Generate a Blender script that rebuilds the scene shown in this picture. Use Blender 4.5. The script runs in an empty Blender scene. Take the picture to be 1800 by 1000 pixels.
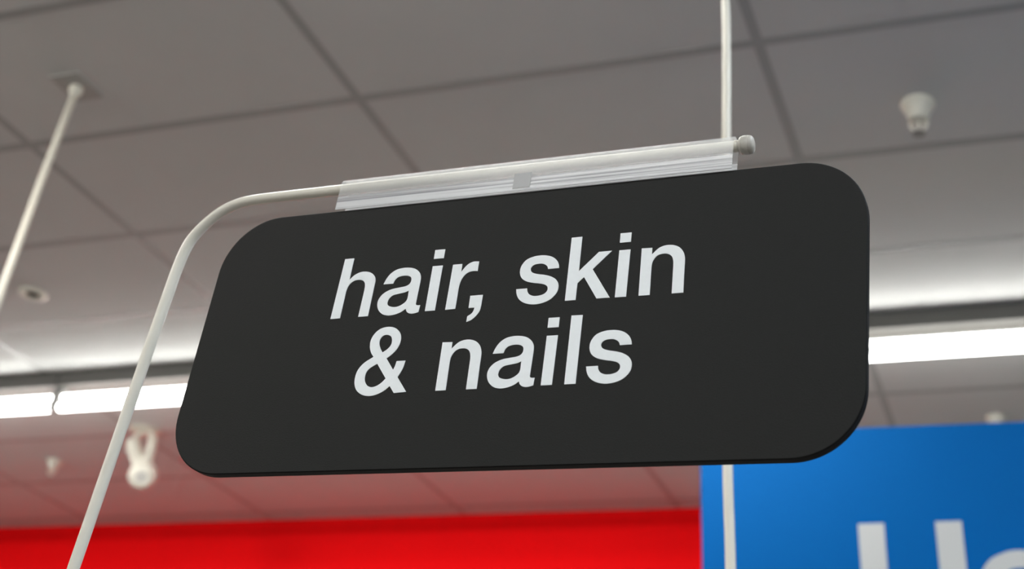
import bpy, bmesh, math
from mathutils import Vector, Matrix

C = bpy.context.scene.collection
R = math.radians
EYE = 1.6            # camera height above the floor
CEIL = 3.9           # ceiling height
WALL_Y = 6.085       # distance to the red back wall

# ------------------------------------------------------------------ camera
cam_data = bpy.data.cameras.new('camera')
cam = bpy.data.objects.new('camera', cam_data)
C.objects.link(cam)
yaw, pitch, roll = R(-20.59321), R(31.38702), R(5.64723)
fwd = Vector((math.sin(yaw) * math.cos(pitch), math.cos(yaw) * math.cos(pitch), math.sin(pitch)))
r0 = Vector((math.cos(yaw), -math.sin(yaw), 0))
u0 = r0.cross(fwd)
rt = math.cos(roll) * r0 + math.sin(roll) * u0
up = -math.sin(roll) * r0 + math.cos(roll) * u0
cam.matrix_world = Matrix(((rt.x, up.x, -fwd.x, 0), (rt.y, up.y, -fwd.y, 0), (rt.z, up.z, -fwd.z, EYE), (0, 0, 0, 1)))
cam_data.sensor_width = 36
cam_data.lens = 2233.832 / 1800 * 36
cam_data.shift_x = -(1122.839 - 900) / 1800
cam_data.shift_y = (427.794 - 500) / 1800
cam_data.clip_start = 0.02
cam_data.dof.use_dof = True
cam_data.dof.focus_distance = 0.865
cam_data.dof.aperture_fstop = 7.0
bpy.context.scene.camera = cam

# ------------------------------------------------------------------ world, exposure
w = bpy.data.worlds.new('world')
bpy.context.scene.world = w
w.use_nodes = True
w.node_tree.nodes['Background'].inputs[0].default_value = (0.8, 0.85, 0.9, 1)
w.node_tree.nodes['Background'].inputs[1].default_value = 0.0
vs = bpy.context.scene.view_settings
vs.view_transform = 'Standard'
vs.look = 'None'
vs.exposure = 0.0
vs.gamma = 1.0
vs.use_curve_mapping = False
TUBE_LIGHT = 13.0     # strength of the strip tubes in view
FILL_LIGHT = 19.0   # strength of the fill light boxes added behind the camera

# ------------------------------------------------------------------ materials
def mat(name, col, rough=0.5, spec=0.5, metal=0.0, noise=0.0, nscale=40.0, bump=0.0, bscale=200.0, trans=0.0, ior=1.45, coat=0.0):
    m = bpy.data.materials.new(name)
    m.use_nodes = True
    nt = m.node_tree
    b = nt.nodes['Principled BSDF']
    b.inputs['Base Color'].default_value = (*col, 1)
    b.inputs['Roughness'].default_value = rough
    b.inputs['Specular IOR Level'].default_value = spec
    b.inputs['Metallic'].default_value = metal
    b.inputs['Transmission Weight'].default_value = trans
    b.inputs['IOR'].default_value = ior
    b.inputs['Coat Weight'].default_value = coat
    tc = nt.nodes.new('ShaderNodeTexCoord')
    if noise > 0:
        n = nt.nodes.new('ShaderNodeTexNoise')
        n.inputs['Scale'].default_value = nscale
        n.inputs['Detail'].default_value = 4
        mx = nt.nodes.new('ShaderNodeMix')
        mx.data_type = 'RGBA'
        mx.inputs[6].default_value = (*[c * (1 - noise) for c in col], 1)
        mx.inputs[7].default_value = (*[min(1, c * (1 + noise)) for c in col], 1)
        nt.links.new(tc.outputs['Object'], n.inputs['Vector'])
        nt.links.new(n.outputs['Fac'], mx.inputs[0])
        nt.links.new(mx.outputs[2], b.inputs['Base Color'])
    if bump > 0:
        n2 = nt.nodes.new('ShaderNodeTexNoise')
        n2.inputs['Scale'].default_value = bscale
        n2.inputs['Detail'].default_value = 3
        bp = nt.nodes.new('ShaderNodeBump')
        bp.inputs['Strength'].default_value = bump
        bp.inputs['Distance'].default_value = 0.002
        nt.links.new(tc.outputs['Object'], n2.inputs['Vector'])
        nt.links.new(n2.outputs['Fac'], bp.inputs['Height'])
        nt.links.new(bp.outputs['Normal'], b.inputs['Normal'])
    return m

def emit(name, col, strength):
    m = bpy.data.materials.new(name)
    m.use_nodes = True
    b = m.node_tree.nodes['Principled BSDF']
    b.inputs['Base Color'].default_value = (0.8, 0.8, 0.8, 1)
    b.inputs['Emission Color'].default_value = (*col, 1)
    b.inputs['Emission Strength'].default_value = strength
    return m

M_TILE = mat('ceiling tile', (0.60, 0.60, 0.587), 0.95, 0.2, noise=0.05, nscale=3.0, bump=0.3, bscale=90)
M_GRID = mat('ceiling grid paint', (0.36, 0.36, 0.352), 0.35, 0.5, noise=0.02, nscale=8)
M_RED = mat('red wall paint', (0.86, 0.002, 0.004), 0.7, 0.08, noise=0.03, nscale=5)
M_WALL = mat('pale wall paint', (0.62, 0.60, 0.57), 0.8, 0.3, noise=0.03, nscale=4)
M_FLOOR = mat('vinyl floor', (0.18, 0.172, 0.16), 0.5, 0.4, noise=0.1, nscale=2)
M_BLACK = mat('matt black board', (0.0115, 0.0118, 0.0108), 0.6, 0.2, noise=0.08, nscale=300, bump=0.12, bscale=900)
M_EDGE = mat('black board edge', (0.004, 0.004, 0.004), 0.6, 0.15)
M_WHITE = mat('white vinyl lettering', (0.84, 0.87, 0.87), 0.6, 0.3, noise=0.035, nscale=260)
M_ROD = mat('off white enamel', (0.70, 0.665, 0.57), 0.32, 0.5, noise=0.05, nscale=35)
M_CAP = mat('scuffed end cap', (0.50, 0.475, 0.42), 0.45, 0.5, noise=0.45, nscale=160)
M_BLUE = mat('blue sign face', (0.0, 0.110, 0.375), 0.55, 0.06, noise=0.02, nscale=3)
M_LET = mat('grey white letters', (0.52, 0.53, 0.52), 0.5, 0.4)
M_LAMP = mat('grey fixture paint', (0.10, 0.097, 0.09), 0.45, 0.4, noise=0.04, nscale=6)
M_SOCK = mat('lampholder plastic', (0.36, 0.36, 0.35), 0.5, 0.4)
M_FIT = mat('white fitting enamel', (0.71, 0.69, 0.60), 0.4, 0.5, noise=0.04, nscale=30)
M_STEEL = mat('dull grey metal', (0.34, 0.33, 0.30), 0.45, 0.5, metal=0.5)
M_DARK = mat('dark opening', (0.05, 0.048, 0.045), 0.8, 0.2)
M_PLATE = mat('grey plate', (0.43, 0.42, 0.40), 0.7, 0.3, noise=0.1, nscale=30)
M_LENS = mat('pale grey lens', (0.48, 0.47, 0.44), 0.3, 0.5)
M_PATCH = mat('grey gripper patch', (0.47, 0.47, 0.46), 0.8, 0.2)
M_TUBE = emit('lit fluorescent tube', (1.0, 1.0, 0.96), TUBE_LIGHT)
M_FILL = [emit('added fill diffuser', c, FILL_LIGHT) for c in ((1.0, 0.97, 0.92), (0.99, 0.99, 0.97), (0.87, 0.96, 1.06))]  # tints of the added fill boxes, warmer left, cooler right

def clear_plastic(name, clear, streaks):
    """thin clear film: part straight-through, part pale plastic with reflected light painted in as streaks"""
    m = bpy.data.materials.new(name)
    m.use_nodes = True
    nt = m.node_tree
    b = nt.nodes['Principled BSDF']
    out = nt.nodes['Material Output']
    b.inputs['Roughness'].default_value = 0.18
    b.inputs['Specular IOR Level'].default_value = 0.6
    tr = nt.nodes.new('ShaderNodeBsdfTransparent')
    tr.inputs[0].default_value = (0.97, 0.97, 0.96, 1)
    tl = nt.nodes.new('ShaderNodeBsdfTranslucent')
    mx0 = nt.nodes.new('ShaderNodeMixShader')
    mx0.inputs[0].default_value = 0.35
    mx = nt.nodes.new('ShaderNodeMixShader')
    tc = nt.nodes.new('ShaderNodeTexCoord')
    mp = nt.nodes.new('ShaderNodeMapping')
    mp.inputs['Scale'].default_value = (4, 60, 620)     # long streaks along the extrusion, painted reflections
    n = nt.nodes.new('ShaderNodeTexNoise')
    n.inputs['Scale'].default_value = 1.0
    n.inputs['Detail'].default_value = 5
    cr = nt.nodes.new('ShaderNodeValToRGB')
    cr.color_ramp.elements[0].position = 0.32
    cr.color_ramp.elements[0].color = (1 - streaks, 1 - streaks, 1 - streaks * 0.97, 1)
    cr.color_ramp.elements[1].position = 0.58
    cr.color_ramp.elements[1].color = (0.96, 0.97, 0.97, 1)
    bp = nt.nodes.new('ShaderNodeBump')
    bp.inputs['Strength'].default_value = streaks * 0.8
    bp.inputs['Distance'].default_value = 0.0005
    L = nt.links.new
    L(tc.outputs['Object'], mp.inputs['Vector'])
    L(mp.outputs['Vector'], n.inputs['Vector'])
    L(n.outputs['Fac'], cr.inputs['Fac'])
    L(cr.outputs['Color'], b.inputs['Base Color'])
    L(cr.outputs['Color'], tl.inputs['Color'])
    L(n.outputs['Fac'], bp.inputs['Height'])
    L(bp.outputs['Normal'], b.inputs['Normal'])
    L(b.outputs[0], mx0.inputs[1])
    L(tl.outputs[0], mx0.inputs[2])
    mx.inputs[0].default_value = clear
    L(mx0.outputs[0], mx.inputs[1])
    L(tr.outputs[0], mx.inputs[2])
    L(mx.outputs[0], out.inputs['Surface'])
    return m
M_CLEAR = clear_plastic('clear streak-painted plastic', 0.36, 0.62)  # pale and dark streaks stand for lights reflected in the legs
M_GLASS = clear_plastic('clear plastic', 0.76, 0.12)

# ------------------------------------------------------------------ helpers
def obj(name, bm, m, parent=None, smooth=False):
    me = bpy.data.meshes.new(name)
    bmesh.ops.recalc_face_normals(bm, faces=bm.faces)
    bm.to_mesh(me)
    bm.free()
    me.materials.append(m)
    if smooth:
        for p in me.polygons:
            p.use_smooth = True
        try:
            me.set_sharp_from_angle(angle=R(40))
        except Exception:
            pass
    o = bpy.data.objects.new(name, me)
    C.objects.link(o)
    if parent:
        o.parent = parent
    return o

def thing(name, label, cat, loc=(0, 0, 0), group=None):
    o = bpy.data.objects.new(name, None)
    o.empty_display_size = 0.05
    C.objects.link(o)
    o.location = loc
    o['label'] = label
    o['category'] = cat
    if group:
        o['group'] = group
    return o

def struct(name, bm, m):
    o = obj(name, bm, m)
    o['kind'] = 'structure'
    return o

def add_box(bm, lo, hi):
    x0, y0, z0 = lo
    x1, y1, z1 = hi
    v = [bm.verts.new(p) for p in ((x0, y0, z0), (x1, y0, z0), (x1, y1, z0), (x0, y1, z0),
                                   (x0, y0, z1), (x1, y0, z1), (x1, y1, z1), (x0, y1, z1))]
    for f in ((3, 2, 1, 0), (4, 5, 6, 7), (0, 1, 5, 4), (1, 2, 6, 5), (2, 3, 7, 6), (3, 0, 4, 7)):
        bm.faces.new([v[i] for i in f])
    return bm

def box(lo, hi):
    return add_box(bmesh.new(), lo, hi)

def bevel_box(lo, hi, r=0.004):
    bm = box(lo, hi)
    bmesh.ops.bevel(bm, geom=list(bm.edges), offset=r, segments=2, affect='EDGES', profile=0.5)
    return bm

def add_tube(bm, pts, radius, n=16, cap=True):
    """a round bar swept along a polyline; radius may be one number or one per point"""
    pts = [Vector(p) for p in pts]
    rad = radius if isinstance(radius, (list, tuple)) else [radius] * len(pts)
    tang = []
    for i in range(len(pts)):
        a = pts[max(0, i - 1)]
        b = pts[min(len(pts) - 1, i + 1)]
        tang.append((b - a).normalized())
    nrm = tang[0].orthogonal().normalized()
    rings = []
    for i, p in enumerate(pts):
        t = tang[i]
        nrm = (nrm - t * nrm.dot(t)).normalized()
        bn = t.cross(nrm)
        rings.append([bm.verts.new(p + rad[i] * (math.cos(2 * math.pi * k / n) * nrm + math.sin(2 * math.pi * k / n) * bn)) for k in range(n)])
    for a, b in zip(rings, rings[1:]):
        for k in range(n):
            bm.faces.new((a[k], a[(k + 1) % n], b[(k + 1) % n], b[k]))
    if cap:
        bm.faces.new(rings[0][::-1])
        bm.faces.new(rings[-1])
    return bm

def tube(pts, radius, n=16):
    return add_tube(bmesh.new(), pts, radius, n)

def lathe(prof, n=40):
    """prof: (radius, z) pairs turned about the z axis"""
    bm = bmesh.new()
    rings = []
    for r, z in prof:
        if r < 1e-6:
            rings.append([bm.verts.new((0, 0, z))])
        else:
            rings.append([bm.verts.new((r * math.cos(2 * math.pi * k / n), r * math.sin(2 * math.pi * k / n), z)) for k in range(n)])
    for a, b in zip(rings, rings[1:]):
        for k in range(n):
            k2 = (k + 1) % n
            if len(a) == 1 and len(b) == 1:
                continue
            if len(a) == 1:
                bm.faces.new((a[0], b[k2], b[k]))
            elif len(b) == 1:
                bm.faces.new((a[k], a[k2], b[0]))
            else:
                bm.faces.new((a[k], a[k2], b[k2], b[k]))
    return bm

def smooth_path(pts, sub=8):
    """Catmull-Rom through the points"""
    P = [Vector(p) for p in pts]
    out = []
    for i in range(len(P) - 1):
        p0 = P[max(0, i - 1)]
        p1, p2 = P[i], P[i + 1]
        p3 = P[min(len(P) - 1, i + 2)]
        L = (p2 - p1).length
        m1 = (p2 - p0) / max(1e-9, (p2 - p1).length + (p1 - p0).length) * L
        m2 = (p3 - p1) / max(1e-9, (p3 - p2).length + (p2 - p1).length) * L
        for k in range(sub):
            t = k / sub
            h00 = 2 * t**3 - 3 * t**2 + 1
            h10 = t**3 - 2 * t**2 + t
            h01 = -2 * t**3 + 3 * t**2
            h11 = t**3 - t**2
            out.append(h00 * p1 + h10 * m1 + h01 * p2 + h11 * m2)
    out.append(P[-1])
    return out

def outline(c):
    """closed outline: points flagged with a third value are corners, the rest are smooth"""
    n = len(c)
    s = next(i for i in range(n) if len(c[i]) > 2)
    c = c[s:] + c[:s] + [c[s]]
    out = []
    seg = [c[0]]
    for p in c[1:]:
        seg.append(p)
        if len(p) > 2:
            q = [(a[0], a[1], 0) for a in seg]
            out += [(v.x, v.y) for v in (smooth_path(q, 6) if len(q) > 2 else [Vector(a) for a in q])][:-1]
            seg = [p]
    return out

def filled(name, outlines, depth, m, parent):
    """flat lettering of real thickness from closed outlines (holes are inner outlines), laid in the local xz plane"""
    cu = bpy.data.curves.new(name, 'CURVE')
    cu.dimensions = '2D'
    cu.fill_mode = 'BOTH'
    cu.extrude = depth / 2
    for o in outlines:
        sp = cu.splines.new('POLY')
        sp.points.add(len(o) - 1)
        for k, (x, y) in enumerate(o):
            sp.points[k].co = (x, y, 0, 1)
        sp.use_cyclic_u = True
    tmp = bpy.data.objects.new(name + '_outline', cu)
    me = bpy.data.meshes.new_from_object(tmp)
    bpy.data.objects.remove(tmp)
    bpy.data.curves.remove(cu)
    me.transform(Matrix.Rotation(R(90), 4, 'X'))
    me.name = name
    me.materials.clear()
    me.materials.append(m)
    o = bpy.data.objects.new(name, me)
    C.objects.link(o)
    o.parent = parent
    return o

def rounded_plate(w2, h2, r, depth, edge_bevel=0.0006, seg=20):
    """rounded rectangle in xz, front face at y = 0, back at y = depth"""
    bm = bmesh.new()
    pts = []
    for cx, cz, a0 in ((w2 - r, h2 - r, 0), (-w2 + r, h2 - r, 90), (-w2 + r, -h2 + r, 180), (w2 - r, -h2 + r, 270)):
        for k in range(seg + 1):
            a = R(a0 + 90 * k / seg)
            pts.append((cx + r * math.cos(a), cz + r * math.sin(a)))
    def ring(y, inset):
        f = []
        for (x, z) in pts:
            L = 1.0
            f.append(bm.verts.new((x * (1 - inset / w2), y, z * (1 - inset / h2))))
        return f
    rings = [ring(0, edge_bevel), ring(edge_bevel, 0), ring(depth - edge_bevel, 0), ring(depth, edge_bevel)]
    front = bm.faces.new(rings[0])
    n = len(pts)
    sides = []
    for a, b in zip(rings, rings[1:]):
        for k in range(n):
            sides.append(bm.faces.new((a[k], a[(k + 1) % n], b[(k + 1) % n], b[k])))
    bm.faces.new(rings[-1][::-1])
    for f in sides:
        f.material_index = 1
    return bm

# ------------------------------------------------------------------ the setting
X0, X1, Y0 = -9.0, 6.0, -9.0
struct('floor', box((X0, Y0, -0.05), (X1, WALL_Y, 0)), M_FLOOR)
ceiling = struct('ceiling', box((X0, Y0, CEIL), (X1, WALL_Y, CEIL + 0.05)), M_TILE)
GX0, GXS = -0.683, 1.2328     # grid bars across the view and into depth
GY0, GYS = 2.585, 0.5635
BAR = 0.015
gb = bmesh.new()
for k in range(-12, 14):
    x = GX0 + GXS * k
    if X0 < x < X1:
        add_box(gb, (x - BAR, Y0, CEIL - 0.0010), (x + BAR, WALL_Y, CEIL))
for k in range(-20, 7):
    y = GY0 + GYS * k
    if Y0 < y < WALL_Y:
        add_box(gb, (X0, y - BAR, CEIL - 0.0014), (X1, y + BAR, CEIL))
grid = obj('ceiling_grid', gb, M_GRID, ceiling)
struct('wall_back', box((X0, WALL_Y, 2.5), (-1.5, WALL_Y + 0.1, CEIL)), M_RED)
struct('wall_back_right', box((-1.5, WALL_Y, 2.5), (X1, WALL_Y + 0.1, CEIL)), M_WALL)
struct('wall_back_lower', box((X0, WALL_Y, 0), (X1, WALL_Y + 0.1, 2.5)), M_WALL)
struct('wall_left', box((X0 - 0.1, Y0, 0), (X0, WALL_Y, CEIL)), M_WALL)
struct('wall_right', box((X1, Y0, 0), (X1 + 0.1, WALL_Y, CEIL)), M_WALL)
struct('wall_front', box((X0, Y0 - 0.1, 0), (X1, Y0, CEIL)), M_WALL)

# ------------------------------------------------------------------ fill light boxes added on the ceiling, out of view
def fill_box(cx, cy, tint):
    t = thing('added_fill_box', 'shallow rectangular white fill light box added on the ceiling behind the viewer', 'ceiling light', (cx, cy, CEIL), 'fill light boxes added behind the viewer')
    hx, hy = GXS / 2 - 0.014, GYS / 2 - 0.014
    f = bmesh.new()
    for lo, hi in (((-hx, -hy), (hx, -hy + 0.02)), ((-hx, hy - 0.02), (hx, hy)), ((-hx, -hy + 0.02), (-hx + 0.02, hy - 0.02)), ((hx - 0.02, -hy + 0.02), (hx, hy - 0.02))):
        add_box(f, (lo[0], lo[1], -0.006), (hi[0], hi[1], 0))
    obj('frame', f, M_SOCK, t)
    obj('diffuser', bevel_box((-hx + 0.02, -hy + 0.02, -0.085), (hx - 0.02, hy - 0.02, 0), 0.01), M_FILL[tint], t)
for ky in (2, 7, 12):
    for kx in (-4, -2, 0, 2, 4):
        fill_box(GX0 + GXS * (kx - 0.5), GY0 - GYS * (ky + 0.5), 0 if kx < -1 else (1 if kx < 2 else 2))

# ------------------------------------------------------------------ bar lights added behind the viewer to brighten the red wall
def added_wall_fill(x, aim_x, watts):
    t = thing('added_fill_bar', 'white bar light on two stems, added behind the viewer to brighten the red wall', 'lamp', (x, 0.75, CEIL), 'bar lights added behind the viewer')
    dv = Vector((aim_x - x, WALL_Y - 0.75, 2.75 - (CEIL - 0.32))).normalized()
    zx = -dv
    xx = Vector((0, 0, 1)).cross(zx).normalized()
    yx = zx.cross(xx)
    rotm = Matrix(((xx.x, yx.x, zx.x, 0), (xx.y, yx.y, zx.y, 0), (xx.z, yx.z, zx.z, 0), (0, 0, 0, 1)))
    place = Matrix.Translation((0, 0, -0.32)) @ rotm
    body = bevel_box((-0.52, -0.065, -0.05), (0.52, 0.065, 0.06), 0.012)
    bmesh.ops.transform(body, matrix=place, verts=body.verts)
    obj('body', body, M_FIT, t)
    for s in (-0.4, 0.4):
        e = xx * s
        obj('stem', tube([(e.x, e.y, 0), (e.x, e.y, -0.30)], 0.010, 12), M_FIT, t, True)
    ld = bpy.data.lights.new('wall_fill_beam', 'AREA')  # added beam that brightens the red wall
    ld.shape = 'RECTANGLE'
    ld.size, ld.size_y = 0.98, 0.10
    ld.energy = watts
    ld.spread = R(32)
    ld.color = (1.0, 0.97, 0.93)
    lo = bpy.data.objects.new('beam', ld)
    C.objects.link(lo)
    lo.parent = t
    lo.matrix_local = Matrix.Translation(dv * 0.055) @ place
for x, ax, wt in ((-6.9, -6.6, 3.8), (-5.6, -5.3, 4.2), (-4.2, -4.0, 4.6), (-1.7, -2.9, 4.5), (-0.5, -1.9, 3.4)):
    added_wall_fill(x, ax, wt)

# ------------------------------------------------------------------ strip lights in view
def strip_light(x0, x1, label):
    cy = 4.18
    t = thing('strip_light', label, 'ceiling light', ((x0 + x1) / 2, cy, CEIL), 'fluorescent strip lights end to end')
    L = (x1 - x0) / 2
    obj('housing', bevel_box((-L + 0.003, -0.04, -0.071), (L - 0.003, 0.04, 0), 0.003), M_LAMP, t)
    for z, r in ((-0.111, 0.0118), (-0.1610, 0.0172)):
        obj('tube', tube([(-L + 0.026, 0, z), (-L + 0.029, 0, z), (L - 0.029, 0, z), (L - 0.026, 0, z)], [r * 0.6, r, r, r * 0.6], 16), M_TUBE, t, True)
    for e in (-1, 1):
        xa, xb = sorted((e * (L - 0.004), e * (L - 0.026)))
        obj('lampholder', bevel_box((xa, -0.013, -0.176), (xb, 0.013, -0.070), 0.003), M_SOCK, t)
    return t
LX = -4.30
strip_light(LX - 2.44, LX, 'lit fluorescent strip light at the far left end of the row, left of the gap')
strip_light(LX, LX + 2.44, 'lit fluorescent strip light behind the white sign post, right of the gap')
strip_light(LX + 2.44, LX + 4.88, 'lit fluorescent strip light right of the black sign, above the blue sign')

# ------------------------------------------------------------------ black hanging sign
SM = Matrix(((0.999507, 0.022271, 0.022115, -0.347915), (-0.021384, 0.998988, -0.039567, 0.68), (-0.022974, 0.039074, 0.998972, 0.391285 + EYE), (0, 0, 0, 1)))
GLYPHS = {
    'h': [[(-135.57,11.17,1),(-127.8,11.2,1),(-127.77,26.3),(-127.76,32),(-127.3,35.52),(-125.69,38.72),(-122.66,40.89),(-118.93,41.28),(-115.61,40.32),(-113.76,38.33),(-112.93,35.69),(-112.7,31.12),(-112.76,25.74),(-112.94,11.33,1),(-105.07,11.34,1),(-105.18,31.95),(-105.2,36.5),(-105.25,39.36),(-106.38,42.61),(-109.04,45.42),(-112.31,46.96),(-115.68,47.59),(-119.44,47.33),(-123.7,45.37),(-127.28,41.73,1),(-127.27,59.51,1),(-134.83,59.42,1)]],
    'a': [[(-64.83,17.03,1),(-65.06,11.77,1),(-67.27,11.11),(-70,10.81),(-72.63,11.38),(-74.59,12.78),(-75.74,15.07,1),(-78.06,13.25),(-81.14,11.81),(-84.88,10.87),(-88.81,10.7),(-93.01,11.77),(-96.38,14.17),(-98.45,17.1),(-99.49,20.53),(-99.3,23.6),(-97.71,26.85),(-94.57,29.54),(-89.82,31.42),(-83.72,32.3),(-79.31,32.96),(-76.77,34.39),(-75.81,36.69),(-76.22,39.27),(-77.77,40.7),(-80.48,41.44),(-83.92,41.49),(-87.18,40.62),(-89.22,38.63),(-90.07,35.86,1),(-97.84,35.91,1),(-96.3,40.23),(-93.67,44.13),(-89.63,46.83),(-84.67,47.84),(-79.48,47.68),(-74.66,46.42),(-71.01,43.83),(-68.9,40.36),(-68.34,36.36),(-68.34,32.43),(-68.41,25.16),(-68.42,19.61),(-68.41,18.18),(-67.67,17.29),(-66.32,16.97)],
          [(-76.18,29.29,1),(-78.87,28.09),(-84.37,27.23),(-88.18,26.4),(-90.59,24.34),(-91.49,21.89),(-91.36,19.93),(-89.99,18.32),(-87.38,17.3),(-84.76,16.94),(-81.74,17.38),(-78.69,18.99),(-76.58,21.05),(-75.95,23.51),(-76.02,26.59)]],
    'r': [[(-44.34,11.93,1),(-36.67,12.1,1),(-36.77,21.77),(-36.91,27.63),(-36.73,30.72),(-35.9,34.69),(-33.86,38.14),(-31.13,40.1),(-28.16,40.73),(-24.44,40.48,1),(-24.61,47.96,1),(-28.53,48.17),(-31.73,47.07),(-34.42,44.78),(-37.26,40.56,1),(-37.49,47.06,1),(-44.65,47.05,1)]],
    'comma': [[(-26.44,11.97,1),(-21.97,12.01,1),(-22.23,10.03),(-23.34,7.7),(-26.3,5.68,1),(-26.34,1.48,1),(-23.06,2.7),(-19.69,5.76),(-17.61,9.4),(-17.13,13.59,1),(-17.24,21.37,1),(-26.74,21.31,1)]],
    's': [[(37.14,37.52,1),(29.12,37.38,1),(28.42,39.23),(26.72,40.94),(24.28,41.94),(21.59,42.13),(18.55,41.65),(16.54,40.11),(16.08,38.4),(16.85,36.49),(18.83,35.08),(22.31,34.01),(27.31,33),(31.91,31.48),(35.73,29.12),(37.87,26.23),(38.62,23.24),(38.23,19.67),(36.37,16.46),(33.07,13.58),(28.54,11.82),(23.84,11.14),(19.42,11.47),(14.81,12.93),(10.86,15.7),(8.51,19.49),(7.52,23.65,1),(15.54,23.71,1),(16.1,21.39),(17.61,19.24),(20.02,17.84),(22.5,17.38),(25.97,17.61),(28.89,18.6),(30.59,20.49),(30.88,22.5),(30.05,24.37),(27.88,25.81),(24.68,26.7),(19.24,27.73),(14.14,29.28),(10.41,31.88),(8.61,35.25),(8.22,38.97),(9.24,42.6),(12.09,46.07),(17.17,48.04),(22.46,48.5),(27.44,47.87),(31.66,46.19),(34.91,43.36),(36.56,40.23)]],
    'k': [[(44.71,12.2,1),(52.41,12.17,1),(52.15,24.77,1),(56.35,29.04,1),(67.23,12.2,1),(76.62,12.14,1),(61.85,34.56,1),(74.28,47.43,1),(64.98,47.37,1),(52.04,33.71,1),(51.31,60.4,1),(43.54,60.33,1)]],
    'i': [[(80.2,12,1),(88,12,1),(87.5,47.2,1),(79.6,47.2,1)],
          [(79.3,53.1,1),(87.2,53.1,1),(87,60.3,1),(79.1,60.3,1)]],
    'n': [[(96.66,11.94,1),(104.33,11.9,1),(103.69,30.26),(103.65,33.05),(104,36.29),(105.75,39.52),(108.4,41.44),(111.84,41.88),(114.94,41.18),(117.18,39.25),(118.4,35.96),(118.76,32.22),(118.86,28.51),(119.36,11.88,1),(127.19,11.86,1),(126.55,30.62),(126.47,34.33),(126.17,38.07),(124.77,42.16),(122.14,45.45),(118.75,47.32),(115.21,48.08),(111.32,47.87),(107.53,46.33),(103.04,41.92,1),(102.87,47,1),(95.51,47.2,1)]],
    'amp': [[(-62.53,-47.87,1),(-71.83,-48.3,1),(-76.07,-43.02,1),(-79.23,-46),(-83.07,-48.07),(-87.09,-49.33),(-91.98,-49.51),(-97.28,-48),(-101.41,-44.89),(-103.89,-40.38),(-104.62,-35.05),(-103.64,-29.77),(-100.03,-24.91),(-93.46,-20.62,1),(-96.07,-17.35),(-98.05,-12.72),(-98.33,-7.25),(-95.96,-2.22),(-91.89,0.87),(-86.4,1.73),(-81.13,0.59),(-77.03,-2.54),(-75,-6.3),(-74.67,-10.83),(-76.17,-15.53),(-79.36,-19.52),(-82.99,-22.29,1),(-75.94,-31.24,1),(-75.01,-28.35),(-74.52,-24.84,1),(-67.76,-24.81,1),(-68.37,-29.3),(-69.67,-33.33),(-71.4,-36.74,1)],
          [(-87.1,-17.7,1),(-83.94,-15.55),(-81.6,-12.51),(-81.43,-8.91),(-82.9,-5.79),(-86.03,-4.38),(-88.79,-4.69),(-90.85,-6.81),(-91.19,-10.11),(-89.56,-14.13)],
          [(-89.34,-25.97,1),(-80.36,-37.34,1),(-82.93,-40.24),(-86.16,-42.42),(-89.98,-43.28),(-93.35,-42.07),(-95.83,-39.31),(-96.89,-36.03),(-96.57,-31.92),(-94.42,-28.96)]],
    'l': [[(52.2,-48.1,1),(60,-48.1,1),(58.9,0.7,1),(51,0.8,1)]],
}

LAYOUT = [('h', 0, 0), ('a', 0, 0), ('i', -140.3, 0), ('r', 0, 0), ('comma', 0, 0), ('s', 0, 0), ('k', 0, 0), ('i', 0, 0), ('n', 0, 0),
          ('amp', 0, 0), ('n', -137.15, -60.07), ('a', 95.5, -59.45), ('i', -44.4, -60.1), ('l', 0, 0), ('s', 58.34, -60.15)]
sign = thing('hanging_sign', 'black rounded aisle sign with white words hair, skin & nails', 'sign')
sign.matrix_world = SM
pm = rounded_plate(0.2453, 0.1021, 0.0445, 0.0075)
panel = obj('panel', pm, M_BLACK, sign)
panel.data.materials.append(M_EDGE)
outs = []
for gname, dx, dz in LAYOUT:
    for c in GLYPHS[gname]:
        outs.append([((x + dx) / 1000, (z + dz) / 1000) for x, z in outline(c)])
lettering = filled('lettering', outs, 0.0004, M_WHITE, sign)
lettering.location = (0, -0.0002, 0)

# clear plastic gripper: loops over the rod, two legs hold the top of the board
RY, RZ, RR = 0.004, 0.1236, 0.0041       # rod centre in the sign's own frame
def clip_mesh():
    th, ro = 0.0007, 0.0060
    front, back = RY - ro, RY + ro
    mid = [(front, 0.1022), (front, 0.1130)]
    mid += [(RY - ro * math.cos(R(a)), RZ + 0.0004 + ro * math.sin(R(a))) for a in range(0, 181, 12)]
    mid += [(back, 0.1130), (back, 0.0900)]
    bm = bmesh.new()
    pts = [Vector((0, y, z)) for y, z in mid]
    inner, outer = [], []
    for i, p in enumerate(pts):
        t = (pts[min(i + 1, len(pts) - 1)] - pts[max(0, i - 1)]).normalized()
        nn = Vector((0, -t.z, t.y))
        outer.append(p + nn * th / 2)
        inner.append(p - nn * th / 2)
    loop = outer + inner[::-1]
    a = [bm.verts.new((-0.1525, p.y, p.z)) for p in loop]
    b = [bm.verts.new((0.1545, p.y, p.z)) for p in loop]
    n = len(loop)
    for k in range(n):
        bm.faces.new((a[k], a[(k + 1) % n], b[(k + 1) % n], b[k]))
    m = len(pts)
    for k in range(m - 1):
        for s in (a, b):
            bm.faces.new((s[k], s[k + 1], s[n - 2 - k], s[n - 1 - k]))
    return bm
clip = obj('gripper', clip_mesh(), M_CLEAR, sign, True)
clip.data.materials.append(M_GLASS)
for p in clip.data.polygons:
    if p.center.z > 0.1165:
        p.material_index = 1       # the smooth loop over the rod; the legs below carry painted reflection streaks
clip['label'] = 'clear plastic gripper, reflected light painted as streaks'
obj('patch', bevel_box((-0.0070, -0.0026, 0.1040), (0.0066, -0.0018, 0.1165), 0.0003), M_PATCH, sign)['label'] = 'small grey patch on the gripper'  # thin grey block on the front leg

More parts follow.
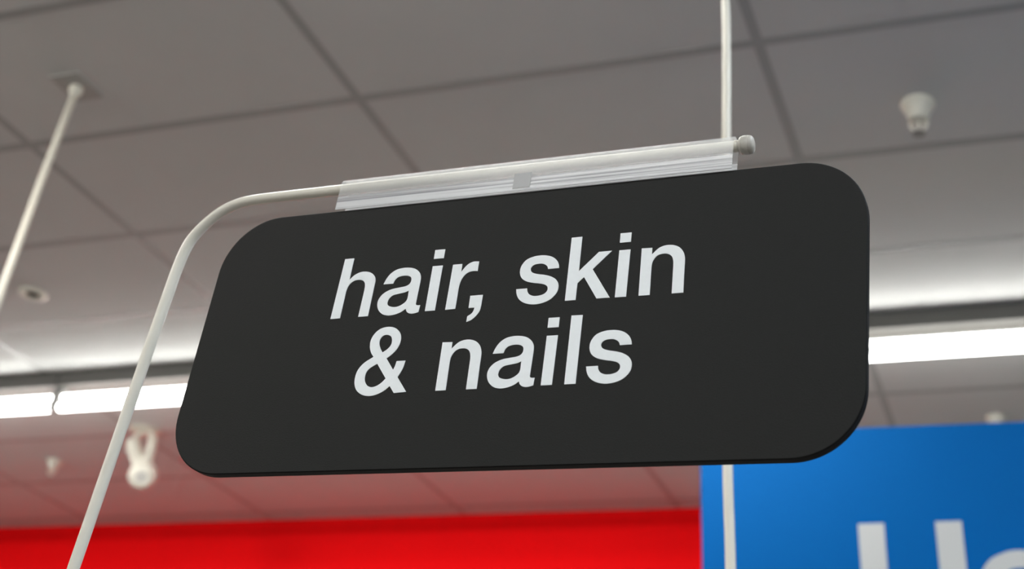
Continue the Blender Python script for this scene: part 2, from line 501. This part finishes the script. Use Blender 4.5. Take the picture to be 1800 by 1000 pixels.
# ------------------------------------------------------------------ white bent rod that carries the sign
frame = thing('sign_post', 'white bent metal rod post carrying the black sign, ball tip', 'sign post')
frame.matrix_world = SM
low = Vector((-0.30027, RY, -0.16629))
d = (low - Vector((-0.29283, RY, 0.00546))).normalized()
inv = SM.inverted()
# straight down to the floor
pw = SM @ low
dw = SM.to_3x3() @ d
foot_w = pw + dw * (-(pw.z - 0.012) / dw.z)
foot = inv @ foot_w
curve = [(-0.2928, 0.00546), (-0.2910, 0.0400), (-0.2889, 0.0720), (-0.28527, 0.08979), (-0.27886, 0.1005), (-0.27032, 0.1098), (-0.26036, 0.1170), (-0.24803, 0.12160),
         (-0.23512, 0.12320), (-0.21154, 0.12358), (-0.15903, 0.1236)]
path = [foot, low] + smooth_path([(x, RY, z) for x, z in curve], 5) + [Vector((0.1572, RY, RZ))]
obj('rod', tube(path, RR, 20), M_ROD, frame, True)
ball = lathe([(0, 0.0002), (0.0042, 0.0004), (0.0044, 0.0016), (0.0056, 0.0020), (0.0063, 0.0030), (0.0065, 0.0036), (0.0063, 0.0039), (0.0067, 0.0043), (0.0068, 0.0060), (0.0067, 0.0080),
              (0.0065, 0.0083), (0.0066, 0.0087), (0.0062, 0.0102), (0.0052, 0.0112), (0.0034, 0.0118), (0, 0.0121)], 32)
bmesh.ops.transform(ball, matrix=Matrix.Translation((0.1555, RY, RZ)) @ Matrix.Rotation(R(90), 4, 'Y'), verts=ball.verts)
obj('end_cap', ball, M_CAP, frame, True)['label'] = 'scuffed rounded end cap'
base = lathe([(0, 0.012), (0.02, 0.012), (0.11, 0.008), (0.12, 0.004), (0.12, 0), (0, 0)], 40)
bmesh.ops.transform(base, matrix=inv @ Matrix.Translation((foot_w.x, foot_w.y, 0)), verts=base.verts)
obj('base', base, M_ROD, frame, True)

# ------------------------------------------------------------------ white rods hanging from the ceiling
t = thing('hanging_rod', 'white rod hanging from a ceiling plate at the upper left', 'rod', (-2.769, 2.35, CEIL), 'rods hanging from the ceiling')
obj('rod', tube([(0, 0, -0.002), (0.006, 0, -0.35), (0.020, 0, -0.705), (0.045, 0, -1.3)], 0.0105, 16), M_ROD, t, True)
obj('collar', lathe([(0, 0), (0.017, 0), (0.0205, -0.010), (0.0205, -0.018), (0.016, -0.032), (0.011, -0.040), (0.0085, -0.040)], 24), M_FIT, t, True)
obj('ceiling_plate', bevel_box((-0.055, -0.062, -0.0050), (0.055, 0.062, 0), 0.002), M_PLATE, t)['label'] = 'grey square ceiling plate'

t = thing('hanging_rod', 'white slightly bowed rod passing behind the black sign and before the blue sign', 'rod', (-0.47, 1.3, CEIL), 'rods hanging from the ceiling')
pp = [(-0.470, CEIL), (-0.412, 1.40 + EYE), (-0.394, 1.244 + EYE), (-0.3860, 1.118 + EYE), (-0.3805, 1.002 + EYE), (-0.367, 0.75 + EYE), (-0.356, 0.537 + EYE), (-0.347, 0.421 + EYE), (-0.335, 0.20 + EYE)]
obj('rod', tube(smooth_path([(x + 0.47, 0, z - CEIL) for x, z in pp], 5), 0.0058, 16), M_ROD, t, True)
obj('collar', lathe([(0, 0), (0.016, 0), (0.018, -0.008), (0.012, -0.026), (0.007, -0.028), (0.005, -0.028)], 24), M_FIT, t, True)

# ------------------------------------------------------------------ blue department sign
BY = 3.2
blue = thing('department_sign', 'large blue sign with big white letters He, at the lower right', 'sign', (0, 0, 0))
BM = Matrix(((0.98276, -0.1776, -0.05137, -0.9631), (0.17209, 0.98031, -0.09683, BY), (0.06755, 0.08632, 0.99397, 1.42835 + EYE), (0, 0, 0, 1)))
blue.matrix_world = BM
bp_ = bevel_box((0.0, 0.0, -1.15), (2.1, 0.03, 0.0), 0.004)
obj('panel', bp_, M_BLUE, blue)
cap = 0.339
S = cap / 718
def He():
    hx = 0.4222
    base_z = -0.2712 - cap
    H = [(0, 0), (145, 0), (145, 312), (431, 312), (431, 0), (576, 0), (576, 718), (431, 718), (431, 436), (145, 436), (145, 718), (0, 718)]
    ex = 590
    eo = [(530, 226, 1), (166, 226, 1), (180, 150), (220, 105), (285, 92), (335, 105), (366, 142, 1), (517, 142, 1), (490, 70), (420, 10), (340, -12), (275, -14), (150, 20),
          (60, 110), (25, 250), (40, 380), (110, 490), (200, 535), (275, 546), (370, 530), (465, 460), (515, 360)]
    ei = [(374, 316, 1), (360, 400), (320, 440), (272, 450), (215, 438), (178, 395), (166, 316, 1)]
    o = [[(hx + x * S, base_z + z * S) for x, z in H]]
    for c in (eo, ei):
        o.append([(hx + (x + ex) * S, base_z + z * S) for x, z in outline(c)])
    return o
le = filled('lettering', He(), 0.002, M_LET, blue)
le.location = (0, -0.001, 0)
for x in (0.35, 1.75):
    p = BM @ Vector((x, 0.05, -0.60))          # upright behind the tilted board, down to the floor
    pb = box((p.x - 0.02, p.y - 0.02 + 0.09, 0.0), (p.x + 0.02, p.y + 0.02 + 0.09, p.z + 0.25))
    add_box(pb, (p.x - 0.02, p.y - 0.03, p.z - 0.02), (p.x + 0.02, p.y + 0.09, p.z + 0.02))
    bmesh.ops.transform(pb, matrix=BM.inverted(), verts=pb.verts)
    obj('post', pb, M_ROD, blue)

# ------------------------------------------------------------------ small ceiling fittings
def sprinkler(loc, label, s=1.0):
    t = thing('fire_sprinkler', label, 'sprinkler', loc, 'white sprinklers on the ceiling')
    t.scale = (s, s, s)
    obj('escutcheon', lathe([(0, 0), (0.049, 0), (0.050, -0.004), (0.0475, -0.010), (0.040, -0.020), (0.034, -0.034), (0.0305, -0.052), (0.0300, -0.062), (0.027, -0.064), (0, -0.064)], 40), M_FIT, t, True)
    arms = bmesh.new()
    for sx in (-1, 1):
        add_tube(arms, smooth_path([(sx * 0.020, 0, -0.060), (sx * 0.024, 0, -0.074), (sx * 0.017, 0, -0.090), (sx * 0.004, 0, -0.101)], 4), 0.0042, 10)
    add_tube(arms, [(0, 0, -0.060), (0, 0, -0.100)], 0.0040, 10)
    obj('frame_arms', arms, M_FIT, t, True)
    df = bmesh.new()
    bmesh.ops.create_cone(df, cap_ends=True, segments=24, radius1=0.019, radius2=0.017, depth=0.003, matrix=Matrix.Translation((0, 0, -0.1035)))
    obj('deflector', df, M_STEEL, t)
    return t
sprinkler((-0.298, 2.941, CEIL), 'white flared ceiling sprinkler at the upper right, right of the black sign')
sprinkler((-5.132, 5.116, CEIL), 'small distant white ceiling sprinkler at the lower left, left of the white post', 0.85)
sprinkler((-0.247, 5.128, CEIL), 'white ceiling sprinkler just peeping over the top of the blue sign', 0.85)

t = thing('recessed_fitting', 'small round recessed white ceiling cup with dark centre, at the left edge', 'ceiling fitting', (-3.887, 3.471, CEIL))
obj('rim', lathe([(0.026, -0.001), (0.030, -0.006), (0.038, -0.013), (0.048, -0.012), (0.056, -0.006), (0.058, 0), (0.026, 0)], 40), M_FIT, t, True)
obj('opening', lathe([(0, -0.0015), (0.027, -0.0015), (0.027, 0), (0, 0)], 32), M_DARK, t)['label'] = 'dark recessed centre'

t = thing('ceiling_spotlight', 'white ceiling spotlight with two splayed arms and a round head, lower left', 'lamp', (-4.32, 4.80, CEIL))
t.scale = (1.0, 1.0, 1.0)
obj('canopy', lathe([(0, 0), (0.078, 0), (0.080, -0.006), (0.070, -0.012), (0, -0.013)], 40), M_FIT, t, True)
obj('arm', tube(smooth_path([(-0.043, -0.01, -0.050), (-0.028, -0.01, -0.095), (0.020, -0.005, -0.165), (0.048, 0, -0.215)], 5), [0.020] + [0.034] * 14 + [0.030], 20), M_FIT, t, True)
obj('arm', tube(smooth_path([(0.050, 0.012, -0.030), (0.058, 0.012, -0.090), (0.064, 0.008, -0.150), (0.068, 0, -0.215)], 5), [0.018] + [0.025] * 14 + [0.024], 20), M_FIT, t, True)
obj('yoke', tube(smooth_path([(-0.050, 0, -0.060), (-0.042, 0, -0.030), (-0.005, 0, -0.010), (0.036, 0, -0.014), (0.056, 0, -0.040)], 6), 0.013, 12), M_FIT, t, True)
cl = lathe([(0, 0.012), (0.040, 0.012), (0.046, 0.004), (0.042, -0.010), (0, -0.010)], 32)
bmesh.ops.transform(cl, matrix=Matrix.Translation((0.062, 0, -0.188)) @ Matrix.Rotation(R(-14), 4, 'Y'), verts=cl.verts)
obj('collar', cl, M_FIT, t, True)
FACE = Vector((0.50, -0.75, -0.43)).normalized()
hd = bmesh.new()
bmesh.ops.create_uvsphere(hd, u_segments=32, v_segments=20, radius=0.069)
for v in hd.verts:
    f = v.co.dot(FACE)
    if f > 0.052:
        v.co = v.co - FACE * (f - 0.052)
head = obj('head', hd, M_FIT, t, True)
head.location = (0.072, 0, -0.242)
ln = lathe([(0, 0.0525), (0.020, 0.0530), (0.027, 0.0525), (0.027, 0.050), (0, 0.050)], 28)
q = Vector((0, 0, 1)).rotation_difference(FACE).to_matrix().to_4x4()
bmesh.ops.transform(ln, matrix=q, verts=ln.verts)
obj('lens', ln, M_LENS, head, True)['label'] = 'grey round lens'
